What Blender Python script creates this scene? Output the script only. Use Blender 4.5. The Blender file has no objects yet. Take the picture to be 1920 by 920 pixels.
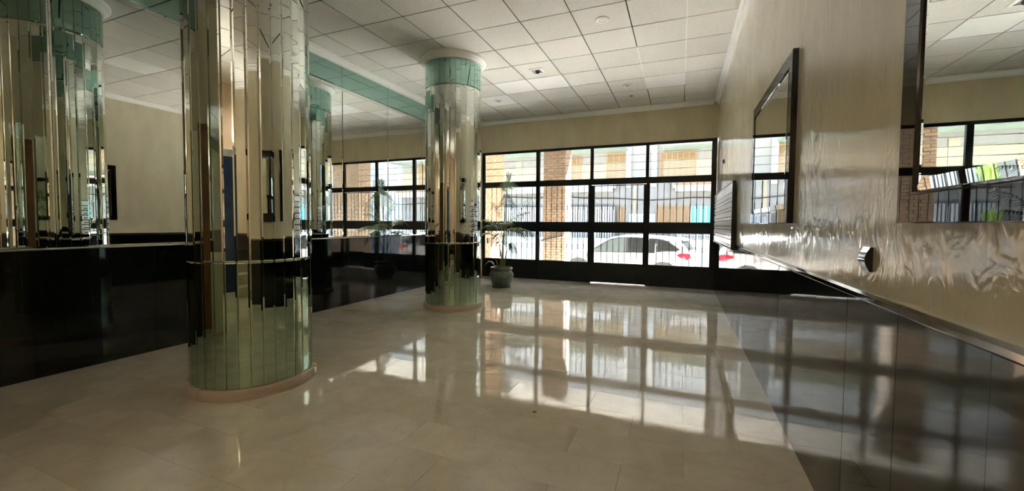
import bpy, bmesh, math, random
from mathutils import Vector, Matrix
random.seed(7)
S = bpy.context.scene
C = S.collection

# ------------------------------------------------------------------ camera
R, D, L, H = 0.6035, 8.6235, -4.6148, 3.5928      # right wall, entrance wall, left wall, ceiling
cam_d = bpy.data.cameras.new('camera')
cam = bpy.data.objects.new('camera', cam_d)
C.objects.link(cam)
cam_d.sensor_fit = 'HORIZONTAL'
cam_d.sensor_width = 36.0
cam_d.lens = 763.04 / 1920 * 36
cam_d.shift_x = 0.0
cam_d.shift_y = (450.72 - 460) / 1920
cam_d.clip_start = 0.02
cam_d.clip_end = 300
rx = Vector((0.92384375, 0.38269621, 0.00750505))
up = Vector((-0.02257071, 0.03489254, 0.99913616))
fw = Vector((-0.38210376, 0.9232151, -0.04087298))
m = Matrix.Identity(4)
for i in range(3):
    m[i][0], m[i][1], m[i][2] = rx[i], up[i], -fw[i]
m[2][3] = 1.2352
cam.matrix_world = m
S.camera = cam

# ------------------------------------------------------------------ light, exposure
S.view_settings.view_transform = 'Standard'
S.view_settings.look = 'None'
S.view_settings.gamma = 1.0
S.view_settings.use_curve_mapping = False
S.view_settings.exposure = 2.2
S.cycles.max_bounces = 14
S.cycles.diffuse_bounces = 6
S.cycles.glossy_bounces = 9
S.cycles.transmission_bounces = 8
S.cycles.transparent_max_bounces = 24
S.cycles.sample_clamp_indirect = 12.0
S.cycles.use_denoising = True

w = bpy.data.worlds.new('sky')
S.world = w
w.use_nodes = True
nt = w.node_tree
sky = nt.nodes.new('ShaderNodeTexSky')
sky.sky_type = 'NISHITA'
sky.sun_disc = False
sky.sun_elevation = math.radians(50)
sky.sun_rotation = math.radians(20)
bgn = nt.nodes['Background']
nt.links.new(sky.outputs[0], bgn.inputs[0])
bgn.inputs[1].default_value = 0.42

sun_d = bpy.data.lights.new('sun', 'SUN')
sun_d.energy = 88.0
sun_d.angle = math.radians(0.53)
sun_d.color = (1.0, 0.97, 0.93)
sun = bpy.data.objects.new('sun', sun_d)
C.objects.link(sun)
sun.rotation_euler = Vector((-0.25, -0.60, -0.76)).to_track_quat('-Z', 'Y').to_euler()
sun.location = (4, 20, 30)

# ------------------------------------------------------------------ materials
def newmat(name):
    mt = bpy.data.materials.new(name)
    mt.use_nodes = True
    return mt, mt.node_tree, mt.node_tree.nodes['Principled BSDF']

def mat(name, col, rough=0.6, metal=0.0, spec=0.5, var=0.0, vscale=6.0, bump=0.0, bscale=60.0,
        stretch=(1, 1, 1), coat=0.0, rnd=0.0):
    mt, t, b = newmat(name)
    b.inputs['Base Color'].default_value = (*col, 1)
    b.inputs['Roughness'].default_value = rough
    b.inputs['Metallic'].default_value = metal
    b.inputs['Specular IOR Level'].default_value = spec
    b.inputs['Coat Weight'].default_value = coat
    b.inputs['Coat Roughness'].default_value = 0.05
    geo = mp = None
    if var or bump:
        geo = t.nodes.new('ShaderNodeNewGeometry')
        mp = t.nodes.new('ShaderNodeMapping')
        mp.inputs['Scale'].default_value = stretch
        t.links.new(geo.outputs['Position'], mp.inputs[0])
    src = None
    if var:
        n = t.nodes.new('ShaderNodeTexNoise')
        n.inputs['Scale'].default_value = vscale
        n.inputs['Detail'].default_value = 6
        t.links.new(mp.outputs[0], n.inputs['Vector'])
        rp = t.nodes.new('ShaderNodeValToRGB')
        rp.color_ramp.elements[0].position = 0.3
        rp.color_ramp.elements[1].position = 0.7
        rp.color_ramp.elements[0].color = (*[c * (1 - var) for c in col], 1)
        rp.color_ramp.elements[1].color = (*[min(1, c * (1 + var)) for c in col], 1)
        t.links.new(n.outputs[0], rp.inputs[0])
        src = rp.outputs[0]
    if rnd:
        oi = t.nodes.new('ShaderNodeObjectInfo')
        mr = t.nodes.new('ShaderNodeMapRange')
        mr.inputs[3].default_value = 1 - rnd
        mr.inputs[4].default_value = 1 + rnd
        t.links.new(oi.outputs['Random'], mr.inputs[0])
        hs = t.nodes.new('ShaderNodeHueSaturation')
        t.links.new(mr.outputs[0], hs.inputs['Value'])
        if src is None:
            hs.inputs['Color'].default_value = (*col, 1)
        else:
            t.links.new(src, hs.inputs['Color'])
        src = hs.outputs[0]
    if src is not None:
        t.links.new(src, b.inputs['Base Color'])
    if bump:
        n2 = t.nodes.new('ShaderNodeTexNoise')
        n2.inputs['Scale'].default_value = bscale
        n2.inputs['Detail'].default_value = 4
        t.links.new(mp.outputs[0], n2.inputs['Vector'])
        bp = t.nodes.new('ShaderNodeBump')
        bp.inputs['Strength'].default_value = bump
        bp.inputs['Distance'].default_value = 0.01
        t.links.new(n2.outputs[0], bp.inputs['Height'])
        t.links.new(bp.outputs[0], b.inputs['Normal'])
    return mt

def marble(name, c0, c1, c2, rough, bump, tint_rnd=0.05):
    """polished cream limestone: blotches, thin veins, a per-slab offset and a slight polish wave"""
    mt, t, b = newmat(name)
    N, K = t.nodes.new, t.links.new
    geo = N('ShaderNodeNewGeometry')
    oi = N('ShaderNodeObjectInfo')
    off = N('ShaderNodeVectorMath'); off.operation = 'SCALE'
    off.inputs[0].default_value = (13.0, 7.0, 5.0)
    K(oi.outputs['Random'], off.inputs['Scale'])
    add = N('ShaderNodeVectorMath'); add.operation = 'ADD'
    K(geo.outputs['Position'], add.inputs[0]); K(off.outputs[0], add.inputs[1])
    n1 = N('ShaderNodeTexNoise'); n1.inputs['Scale'].default_value = 3.2; n1.inputs['Detail'].default_value = 8
    n1.inputs['Roughness'].default_value = 0.62; n1.inputs['Distortion'].default_value = 0.5
    K(add.outputs[0], n1.inputs['Vector'])
    rp = N('ShaderNodeValToRGB')
    rp.color_ramp.elements[0].position = 0.3; rp.color_ramp.elements[0].color = (*c0, 1)
    rp.color_ramp.elements[1].position = 0.68; rp.color_ramp.elements[1].color = (*c1, 1)
    K(n1.outputs[0], rp.inputs[0])
    n2 = N('ShaderNodeTexNoise'); n2.inputs['Scale'].default_value = 2.6; n2.inputs['Detail'].default_value = 5
    n2.inputs['Distortion'].default_value = 1.6
    K(add.outputs[0], n2.inputs['Vector'])
    rv = N('ShaderNodeValToRGB')
    for e, (p, v) in zip(rv.color_ramp.elements, ((0.485, 0), (0.515, 0))):
        e.position = p; e.color = (v, v, v, 1)
    e = rv.color_ramp.elements.new(0.5); e.color = (1, 1, 1, 1)
    K(n2.outputs[0], rv.inputs[0])
    mx = N('ShaderNodeMix'); mx.data_type = 'RGBA'
    fac = N('ShaderNodeMath'); fac.operation = 'MULTIPLY'; fac.inputs[1].default_value = 0.2
    K(rv.outputs[0], fac.inputs[0]); K(fac.outputs[0], mx.inputs[0])
    K(rp.outputs[0], mx.inputs[6]); mx.inputs[7].default_value = (*c2, 1)
    hs = N('ShaderNodeHueSaturation')
    mr = N('ShaderNodeMapRange'); mr.inputs[3].default_value = 1 - tint_rnd; mr.inputs[4].default_value = 1 + tint_rnd
    K(oi.outputs['Random'], mr.inputs[0]); K(mr.outputs[0], hs.inputs['Value']); K(mx.outputs[2], hs.inputs['Color'])
    K(hs.outputs[0], b.inputs['Base Color'])
    b.inputs['Roughness'].default_value = rough
    n4 = N('ShaderNodeTexNoise'); n4.inputs['Scale'].default_value = 1.3; n4.inputs['Detail'].default_value = 3
    K(geo.outputs['Position'], n4.inputs['Vector'])
    rr = N('ShaderNodeMapRange'); rr.inputs[1].default_value = 0.3; rr.inputs[2].default_value = 0.7
    rr.inputs[3].default_value = rough * 0.5; rr.inputs[4].default_value = rough * 1.7
    K(n4.outputs[0], rr.inputs[0]); K(rr.outputs[0], b.inputs['Roughness'])
    if bump:
        n3 = N('ShaderNodeTexNoise'); n3.inputs['Scale'].default_value = 5.0; n3.inputs['Detail'].default_value = 2
        K(geo.outputs['Position'], n3.inputs['Vector'])
        bp = N('ShaderNodeBump'); bp.inputs['Strength'].default_value = bump; bp.inputs['Distance'].default_value = 0.01
        K(n3.outputs[0], bp.inputs['Height']); K(bp.outputs[0], b.inputs['Normal'])
    return mt

def stucco(name, col, rough, bump, spec=0.5):
    """polished trowelled plaster: streaks drawn out vertically, waxy sheen"""
    mt, t, b = newmat(name)
    N, K = t.nodes.new, t.links.new
    geo = N('ShaderNodeNewGeometry')
    mp = N('ShaderNodeMapping'); mp.inputs['Scale'].default_value = (1, 1, 0.35)
    K(geo.outputs['Position'], mp.inputs[0])
    n1 = N('ShaderNodeTexNoise'); n1.inputs['Scale'].default_value = 4; n1.inputs['Detail'].default_value = 7
    K(mp.outputs[0], n1.inputs['Vector'])
    rp = N('ShaderNodeValToRGB')
    rp.color_ramp.elements[0].position = 0.3; rp.color_ramp.elements[0].color = (*[c * 0.9 for c in col], 1)
    rp.color_ramp.elements[1].position = 0.7; rp.color_ramp.elements[1].color = (*[min(1, c * 1.08) for c in col], 1)
    K(n1.outputs[0], rp.inputs[0]); K(rp.outputs[0], b.inputs['Base Color'])
    b.inputs['Roughness'].default_value = rough
    b.inputs['Specular IOR Level'].default_value = spec
    mp2 = N('ShaderNodeMapping'); mp2.inputs['Scale'].default_value = (1, 1, 0.6)
    K(geo.outputs['Position'], mp2.inputs[0])
    n2 = N('ShaderNodeTexNoise'); n2.inputs['Scale'].default_value = 10.5; n2.inputs['Detail'].default_value = 2.6
    n2.inputs['Distortion'].default_value = 2.2
    K(mp2.outputs[0], n2.inputs['Vector'])
    n3 = N('ShaderNodeTexNoise'); n3.inputs['Scale'].default_value = 2.2; n3.inputs['Detail'].default_value = 2
    K(geo.outputs['Position'], n3.inputs['Vector'])
    ad = N('ShaderNodeMath'); ad.operation = 'MULTIPLY_ADD'; ad.inputs[1].default_value = 1.5
    K(n3.outputs[0], ad.inputs[0]); K(n2.outputs[0], ad.inputs[2])
    n4 = N('ShaderNodeTexNoise'); n4.inputs['Scale'].default_value = 1.7; n4.inputs['Detail'].default_value = 3
    K(geo.outputs['Position'], n4.inputs['Vector'])
    ms = N('ShaderNodeMapRange'); ms.inputs[1].default_value = 0.36; ms.inputs[2].default_value = 0.60
    ms.inputs[3].default_value = bump * 0.2; ms.inputs[4].default_value = bump * 1.5
    K(n4.outputs[0], ms.inputs[0])
    bp = N('ShaderNodeBump'); bp.inputs['Distance'].default_value = 0.01
    K(ms.outputs[0], bp.inputs['Strength'])
    K(ad.outputs[0], bp.inputs['Height']); K(bp.outputs[0], b.inputs['Normal'])
    return mt

def pane_mat(name, tint=(0.96, 0.98, 0.97)):
    mt, t, b = newmat(name)
    N, K = t.nodes.new, t.links.new
    tr = N('ShaderNodeBsdfTransparent'); tr.inputs[0].default_value = (*tint, 1)
    gl = N('ShaderNodeBsdfGlossy'); gl.inputs['Roughness'].default_value = 0.0
    fr = N('ShaderNodeFresnel'); fr.inputs[0].default_value = 1.35
    mx = N('ShaderNodeMixShader')
    K(fr.outputs[0], mx.inputs[0]); K(tr.outputs[0], mx.inputs[1]); K(gl.outputs[0], mx.inputs[2])
    K(mx.outputs[0], t.nodes['Material Output'].inputs[0])
    return mt

def lamp_mat(name, col, power):
    mt, t, b = newmat(name)
    b.inputs['Emission Color'].default_value = (*col, 1)
    b.inputs['Emission Strength'].default_value = power
    return mt

M = {}
M['floor'] = marble('polished_cream_marble', (0.56, 0.49, 0.375), (0.71, 0.645, 0.52), (0.42, 0.35, 0.26), 0.05, 0.016)
M['base_marble'] = marble('pink_marble', (0.50, 0.395, 0.29), (0.62, 0.50, 0.38), (0.38, 0.27, 0.2), 0.2, 0.0)
M['grout'] = mat('dark_grout', (0.20, 0.16, 0.12), 0.9)
M['stucco'] = stucco('polished_stucco', (0.655, 0.60, 0.445), 0.11, 0.30, 0.5)
M['plaster'] = stucco('cream_plaster', (0.68, 0.59, 0.40), 0.45, 0.05, 0.3)
M['granite'] = mat('black_granite', (0.006, 0.008, 0.0075), 0.04, spec=0.68, var=0.6, vscale=120, bump=0.0025, bscale=3)
M['ceiling_tile'] = mat('mineral_tile', (0.76, 0.74, 0.70), 0.95, spec=0.1, var=0.05, vscale=40, bump=0.25, bscale=160, rnd=0.04)
M['new_tile'] = mat('new_mineral_tile', (0.93, 0.92, 0.91), 0.95, spec=0.1, var=0.02, vscale=40, bump=0.15, bscale=160)
M['joint'] = mat('ceiling_void', (0.025, 0.021, 0.018), 0.95)
M['crown'] = mat('white_plaster_moulding', (0.90, 0.89, 0.865), 0.6)
M['mirror'] = mat('silver_mirror', (0.86, 0.885, 0.86), 0.0, metal=1.0)
M['strip'] = mat('mirror_strip', (0.81, 0.86, 0.81), 0.0, metal=1.0, rnd=0.03)
M['strip_low'] = mat('green_mirror_strip', (0.52, 0.65, 0.50), 0.0, metal=1.0, rnd=0.05)
M['teal'] = mat('teal_mirror', (0.36, 0.56, 0.50), 0.0, metal=1.0)
M['teal_strip'] = mat('teal_mirror_strip', (0.37, 0.58, 0.51), 0.0, metal=1.0, rnd=0.04)
M['core'] = mat('column_core', (0.05, 0.06, 0.05), 0.9)
M['bronze'] = mat('dark_bevel_strip', (0.20, 0.175, 0.145), 0.06, metal=1.0)
M['chrome'] = mat('chrome', (0.80, 0.80, 0.80), 0.06, metal=1.0)
M['iron'] = mat('black_painted_iron', (0.008, 0.010, 0.0095), 0.3, spec=0.3, var=0.2, vscale=20)
M['glass'] = pane_mat('clear_pane')
M['frame'] = mat('black_lacquer', (0.012, 0.011, 0.010), 0.01)
M['white_metal'] = mat('white_enamel', (0.80, 0.80, 0.80), 0.22)
M['dark'] = mat('dark_plastic', (0.02, 0.02, 0.022), 0.4)
M['grey_plastic'] = mat('grey_plastic', (0.30, 0.28, 0.25), 0.5)
M['terracotta'] = mat('glazed_green_pot', (0.125, 0.155, 0.105), 0.3, var=0.25, vscale=14, bump=0.1, bscale=30)
M['soil'] = mat('soil', (0.05, 0.035, 0.022), 0.95, var=0.4, vscale=50, bump=0.6, bscale=90)
M['frond'] = mat('palm_leaf', (0.10, 0.19, 0.055), 0.4, var=0.35, vscale=9)
M['stem'] = mat('palm_stem', (0.26, 0.27, 0.12), 0.5, var=0.35, vscale=20)
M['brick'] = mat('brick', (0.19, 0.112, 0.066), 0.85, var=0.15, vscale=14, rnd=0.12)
M['brick_shaded'] = mat('shaded_brick', (0.088, 0.056, 0.033), 0.85, var=0.15, vscale=14, rnd=0.12)  # same brick as the side wall, with the pillars' shade put into the colour
M['mortar_shaded'] = mat('shaded_mortar', (0.10, 0.067, 0.042), 0.95)  # mortar darkened to carry the same pillar shade
M['mortar'] = mat('mortar', (0.21, 0.135, 0.085), 0.95)
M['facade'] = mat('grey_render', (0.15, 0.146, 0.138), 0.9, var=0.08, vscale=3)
M['facade_white'] = mat('white_render', (0.36, 0.353, 0.338), 0.9, var=0.04, vscale=2)
M['facade_cream'] = mat('cream_render', (0.225, 0.19, 0.137), 0.9)
M['mint'] = mat('mint_paint', (0.19, 0.235, 0.185), 0.9)
M['shutter'] = mat('ochre_shutter', (0.175, 0.106, 0.046), 0.6, rnd=0.05)
M['turquoise'] = mat('turquoise_fabric', (0.10, 0.36, 0.36), 0.8)
M['lime'] = mat('lime_green', (0.30, 0.42, 0.07), 0.7)
M['asphalt'] = mat('pale_asphalt', (0.46, 0.45, 0.435), 0.9, var=0.1, vscale=3)
M['pavement'] = mat('pavement', (0.55, 0.53, 0.50), 0.9, var=0.08, vscale=4)
M['car_white'] = mat('car_white', (0.20, 0.192, 0.19), 0.3)
M['car_glass'] = mat('car_glass', (0.008, 0.009, 0.009), 0.03, spec=0.16)
M['car_glass_pale'] = mat('pale_car_glass', (0.045, 0.055, 0.054), 0.03, spec=0.2)
M['rubber'] = mat('rubber', (0.007, 0.007, 0.007), 0.8)
M['alloy'] = mat('alloy', (0.45, 0.45, 0.46), 0.3, metal=0.9)
M['red_lamp'] = mat('red_tail_lamp', (0.30, 0.008, 0.018), 0.15, spec=0.3)
M['window_blue'] = mat('window_glass', (0.22, 0.27, 0.33), 0.06)
M['navy'] = mat('navy_lift_door', (0.010, 0.022, 0.055), 0.25, var=0.3, vscale=5)
M['wood'] = mat('brown_wood', (0.22, 0.095, 0.03), 0.35, var=0.35, vscale=5, stretch=(6, 6, 0.6))
M['pink_wall'] = mat('pinkish_plaster', (0.68, 0.52, 0.40), 0.8)
M['fill_lamp_on'] = lamp_mat('added_lit_lamp', (1.0, 0.9, 0.78), 2.0)  # glow of the lamps added behind the camera
M['lamp_off'] = mat('frosted_lamp', (0.42, 0.39, 0.35), 0.3)
M['strap'] = mat('handrail_paint', (0.012, 0.011, 0.010), 0.4)

# ------------------------------------------------------------------ mesh helpers
class MB:
    def __init__(self):
        self.v, self.f = [], []
    def add(self, vs, fs):
        o = len(self.v)
        self.v += [tuple(p) for p in vs]
        self.f += [tuple(i + o for i in f) for f in fs]
        return self
    def box(self, x0, x1, y0, y1, z0, z1):
        x0, x1 = min(x0, x1), max(x0, x1); y0, y1 = min(y0, y1), max(y0, y1); z0, z1 = min(z0, z1), max(z0, z1)
        return self.add([(x0, y0, z0), (x1, y0, z0), (x1, y1, z0), (x0, y1, z0), (x0, y0, z1), (x1, y0, z1), (x1, y1, z1), (x0, y1, z1)],
                        [(0, 3, 2, 1), (4, 5, 6, 7), (0, 1, 5, 4), (1, 2, 6, 5), (2, 3, 7, 6), (3, 0, 4, 7)])
    def lathe(self, prof, n=32, c=(0, 0, 0), closed=False):
        o = len(self.v)
        k = len(prof)
        for i in range(n):
            a = 2 * math.pi * i / n
            for r, z in prof:
                self.v.append((c[0] + r * math.cos(a), c[1] + r * math.sin(a), c[2] + z))
        for i in range(n):
            j = (i + 1) % n
            for q in range(k if closed else k - 1):
                s = (q + 1) % k
                self.f.append((o + i * k + q, o + j * k + q, o + j * k + s, o + i * k + s))
        if not closed:
            if prof[0][0] > 1e-6:
                self.f.append(tuple(o + i * k for i in reversed(range(n))))
            if prof[-1][0] > 1e-6:
                self.f.append(tuple(o + i * k + k - 1 for i in range(n)))
        return self
    def prism(self, poly, axis, a, b):
        """closed polygon (2-D points on the other two axes) drawn out along an axis from a to b"""
        def P(p, t):
            return (t, p[0], p[1]) if axis == 0 else (p[0], t, p[1]) if axis == 1 else (p[0], p[1], t)
        n = len(poly)
        return self.add([P(p, a) for p in poly] + [P(p, b) for p in poly],
                        [tuple(range(n))[::-1], tuple(range(n, 2 * n))] + [(i, (i + 1) % n, n + (i + 1) % n, n + i) for i in range(n)])
    def tube(self, pts, r, n=8, cap=True):
        pts = [Vector(p) for p in pts]
        rs = r if isinstance(r, (list, tuple)) else [r] * len(pts)
        o = len(self.v)
        ref = Vector((0, 0, 1))
        for i, p in enumerate(pts):
            t = (pts[min(i + 1, len(pts) - 1)] - pts[max(i - 1, 0)]).normalized()
            rf = ref if abs(t.dot(ref)) < 0.95 else Vector((1, 0, 0))
            u = t.cross(rf).normalized(); v = t.cross(u)
            for k in range(n):
                a = 2 * math.pi * k / n
                self.v.append(tuple(p + (u * math.cos(a) + v * math.sin(a)) * rs[i]))
        for i in range(len(pts) - 1):
            for k in range(n):
                q = (k + 1) % n
                self.f.append((o + i * n + k, o + i * n + q, o + (i + 1) * n + q, o + (i + 1) * n + k))
        if cap:
            self.f.append(tuple(o + k for k in reversed(range(n))))
            self.f.append(tuple(o + (len(pts) - 1) * n + k for k in range(n)))
        return self
    def mesh(self, name, material, smooth=False, recalc=True):
        me = bpy.data.meshes.new(name)
        me.from_pydata(self.v, [], self.f)
        me.materials.append(material)
        if recalc:
            bm = bmesh.new(); bm.from_mesh(me)
            bmesh.ops.recalc_face_normals(bm, faces=bm.faces)
            bm.to_mesh(me); bm.free()
        if smooth:
            me.polygons.foreach_set('use_smooth', [True] * len(me.polygons))
            try:
                me.set_sharp_from_angle(angle=math.radians(smooth if smooth is not True else 40))
            except Exception:
                pass
        me.update()
        return me
    def build(self, name, material, parent=None, smooth=False, recalc=True):
        return link(name, self.mesh(name, material, smooth, recalc), parent)

def link(name, me, parent=None, loc=None, rot=None):
    o = bpy.data.objects.new(name, me)
    C.objects.link(o)
    if parent is not None:
        o.parent = parent
    if loc is not None:
        o.location = loc
    if rot is not None:
        o.rotation_euler = rot
    return o

def tag(o, label=None, cat=None, group=None, kind=None):
    if label: o['label'] = label
    if cat: o['category'] = cat
    if group: o['group'] = group
    if kind: o['kind'] = kind
    return o

def thing(name, label, cat, loc=(0, 0, 0), group=None, rz=0.0):
    o = bpy.data.objects.new(name, None)
    o.empty_display_size = 0.1
    C.objects.link(o)
    o.location = loc
    o.rotation_euler = (0, 0, rz)
    return tag(o, label, cat, group)

def struct(name, mb, material, label=None):
    o = mb.build(name, material)
    return tag(o, label, None, None, 'structure')

def copy_tree(o, parent=None):
    c = o.copy(); C.objects.link(c)
    if parent is not None:
        c.parent = parent
    for ch in list(o.children):
        copy_tree(ch, c)
    return c

def bevbox(sx, sy, sz, b):
    """box centred on the origin in x and y, standing on z=0, upper edges chamfered by b"""
    mb = MB()
    x, y = sx / 2, sy / 2
    mb.add([(-x, -y, 0), (x, -y, 0), (x, y, 0), (-x, y, 0), (-x, -y, sz - b), (x, -y, sz - b), (x, y, sz - b), (-x, y, sz - b),
            (-x + b, -y + b, sz), (x - b, -y + b, sz), (x - b, y - b, sz), (-x + b, y - b, sz)],
           [(0, 3, 2, 1), (8, 9, 10, 11)] + [(i, (i + 1) % 4, 4 + (i + 1) % 4, 4 + i) for i in range(4)]
           + [(4 + i, 4 + (i + 1) % 4, 8 + (i + 1) % 4, 8 + i) for i in range(4)])
    return mb

# ------------------------------------------------------------------ setting: shell
BACK, CORNER_X, CORNER_Y = -3.2, -2.45, -0.35      # rear of the corridor, corner of the side wall behind the camera
floor = struct('floor', MB().box(L - 0.05, R + 0.1, BACK - 0.1, D + 0.06, -0.12, -0.02), M['grout'], 'polished cream marble floor of the lobby')
ceiling = struct('ceiling', MB().box(L - 0.1, R + 0.2, BACK - 0.2, D + 0.2, H + 0.0058, H + 0.13), M['joint'], 'suspended ceiling of square mineral tiles')
wall_left = struct('wall_left', MB().box(L - 0.22, L - 0.012, CORNER_Y - 0.2, D + 0.2, -0.02, H + 0.0075), M['core'], 'left wall clad in mirror over black granite')
wall_right = struct('wall_right', MB().box(R + 0.010, R + 0.2, BACK - 0.2, D + 0.2, -0.02, H + 0.0075), M['stucco'], 'right wall of polished cream stucco over black granite')
GL, GT = -4.335, 2.885
wf = MB().box(L - 0.012, R + 0.01, D, D + 0.2, GT, H + 0.0075).box(L - 0.012, GL, D, D + 0.2, -0.02, GT)
wall_front = struct('wall_front', wf, M['plaster'], 'cream plaster wall above the barred entrance')
wall_side = struct('wall_side', MB().box(L - 0.012, CORNER_X, CORNER_Y - 0.2, CORNER_Y, -0.02, H + 0.0075), M['plaster'])
wall_corr = struct('wall_corridor', MB().box(CORNER_X - 0.2, CORNER_X, BACK, CORNER_Y - 0.2, -0.02, H + 0.0075), M['plaster'])
wall_rear = struct('wall_rear', MB().box(CORNER_X - 0.2, R + 0.01, BACK - 0.2, BACK, -0.02, H + 0.0075), M['pink_wall'])

# ------------------------------------------------------------------ floor slabs
SX, SY = 0.59, 0.2955
def slab_mb(wd):
    return bevbox(wd - 0.0011, SY - 0.0011, 0.02, 0.0006)
slab_cache = {}
def slab_mesh(wd):
    k = round(wd, 3)
    if k not in slab_cache:
        slab_cache[k] = slab_mb(wd).mesh('marble_slab', M['floor'], recalc=False)
    return slab_cache[k]
rest = MB()
for k in range(-18, 23):
    y0 = 2.108 + SY * k
    y1 = y0 + SY
    if y1 < BACK: continue
    hy = SY
    if y1 > D + 0.03: 
        y1 = D + 0.03
    off = 0.04 if k % 2 == 0 else -0.255
    i0 = math.floor((L - off) / SX)
    for i in range(i0, i0 + 12):
        xa, xb = max(off + i * SX, L - 0.01), min(off + (i + 1) * SX, R + 0.008)
        if xb - xa < 0.03: continue
        if y0 > 0.6 and y1 - y0 > SY - 0.001:
            link('marble_slab', slab_mesh(xb - xa), floor, ((xa + xb) / 2, y0 + SY / 2, -0.02),
                 (random.gauss(0, 0.0005), random.gauss(0, 0.0005), 0))
        else:
            ya = max(y0, BACK)
            if ya < CORNER_Y - 0.2 and xb < CORNER_X - 0.19: continue
            rest.box(xa + 0.0006, xb - 0.0006, ya + 0.0006, y1 - 0.0006, -0.02, 0.0)
tag(rest.build('rear_slabs', M['floor'], floor), kind='stuff')
chip = MB().add([(-0.872, 2.478, 0.0012), (-0.846, 2.487, 0.0012), (-0.868, 2.508, 0.0012), (-0.872, 2.478, 0.0002), (-0.846, 2.487, 0.0002), (-0.868, 2.508, 0.0002)],
                [(0, 1, 2), (5, 4, 3), (0, 3, 4, 1), (1, 4, 5, 2), (2, 5, 3, 0)])
chip.build('dark_chip', M['soil'], floor)

# ------------------------------------------------------------------ ceiling tiles
T = 0.601
tile_me = MB()
tb = bevbox(T - 0.0125, T - 0.0125, 0.005, 0.001)
tile_me.add([(x, y, -z) for x, y, z in tb.v], tb.f)
tile_mesh = tile_me.mesh('ceiling_tile', M['ceiling_tile'])
new_mesh = tile_mesh.copy(); new_mesh.materials[0] = M['new_tile']
GX, GY = 0.0121, 5.1144
columns_xy = [(-3.0707, 2.1487), (-3.129, 5.269)]
cr = 0.4105
new_tiles = {(-1, 3), (-4, 2), (-5, 2), (-6, 3), (-3, -3), (-4, -8)}
for i in range(-8, 1):
    for k in range(-14, 6):
        xa, xb = GX + T * i, GX + T * (i + 1)
        ya, yb = GY + 0.602 * k, GY + 0.602 * (k + 1)
        xb_, xa_ = min(xb, R), max(xa, L)
        ya_, yb_ = max(ya, BACK), min(yb, D)
        if xb_ - xa_ < 0.05 or yb_ - ya_ < 0.05: continue
        if yb < CORNER_Y - 0.2 and xb < CORNER_X: continue
        me = new_mesh if (i, k) in new_tiles else tile_mesh
        full = xb_ - xa_ > T - 0.02 and yb_ - ya_ > T - 0.02
        if full:
            link('ceiling_tile', me, ceiling, ((xa_ + xb_) / 2, (ya_ + yb_) / 2, H + 0.005),
                 (random.gauss(0, 0.0010), random.gauss(0, 0.0010), 0))
        else:
            MB().box(xa_ + 0.006, xb_ - 0.006, ya_ + 0.006, yb_ - 0.006, H, H + 0.005).build('ceiling_tile', M['ceiling_tile'], ceiling)
for (i, k0, k1) in ((0, -2, 4), (-1, 1, 4)):
    MB().box(GX + T * i - 0.006, GX + T * i + 0.006, GY + 0.602 * k0, GY + 0.602 * k1, H - 0.001, H + 0.0065).build('tee_bar', M['crown'], ceiling)

# crown mouldings
def crown_prof(s):
    return [(0, H), (s * 0.085, H), (s * 0.085, H - 0.012), (s * 0.06, H - 0.022), (s * 0.045, H - 0.05), (s * 0.02, H - 0.068), (s * 0.018, H - 0.085), (0, H - 0.085)]
for nm, s, x0 in (('trim_left', 1, L), ('trim_right', -1, R + 0.01)):
    struct(nm, MB().prism([(x0 + p[0], p[1]) for p in crown_prof(s)], 1, CORNER_Y if s == 1 else BACK, D), M['crown'], 'white plaster crown moulding')
struct('trim_front', MB().prism([(D + p[0], p[1]) for p in crown_prof(-1)], 0, L + 0.085, R - 0.07), M['crown'], 'white plaster crown moulding above the entrance')

# ------------------------------------------------------------------ left wall: granite, ledge, mirrors
ZL, ZR, ZT = 1.0135, 1.0045, 3.204
def tile_run(wall, x, s, z1, ya, yb, y0, step):
    j = y0
    while j > ya: j -= step
    cache = {}
    while j < yb - 0.01:
        a, b_ = max(j, ya), min(j + step, yb)
        if b_ - a > 0.02:
            k = round(b_ - a, 3)
            if k not in cache:
                tbm = bevbox(b_ - a - 0.0012, z1 - 0.001, 0.016, 0.0008)
                q = MB().add([((-1 if s > 0 else 1) * -z_, y_, x_) for y_, x_, z_ in tbm.v], tbm.f)
                cache[k] = q.mesh('granite_tile', M['granite'])
            link('granite_tile', cache[k], wall, (x - s * 0.016, (a + b_) / 2, z1 / 2), (0, random.gauss(0, 0.0012), random.gauss(0, 0.0025)))
        j += step
tile_run(wall_left, L, 1, ZL - 0.012, CORNER_Y, D, 1.475, 0.395)
tile_run(wall_right, R, -1, ZR - 0.03, BACK, D, 1.55, 0.395)
MB().prism([(L - 0.014, ZL - 0.012), (L + 0.004, ZL - 0.012), (L + 0.006, ZL - 0.004), (L + 0.001, ZL + 0.004), (L - 0.014, ZL + 0.004)], 1, CORNER_Y, D).build('ledge', M['chrome'], wall_left)
j = 0.612
MB_ = {}
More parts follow.
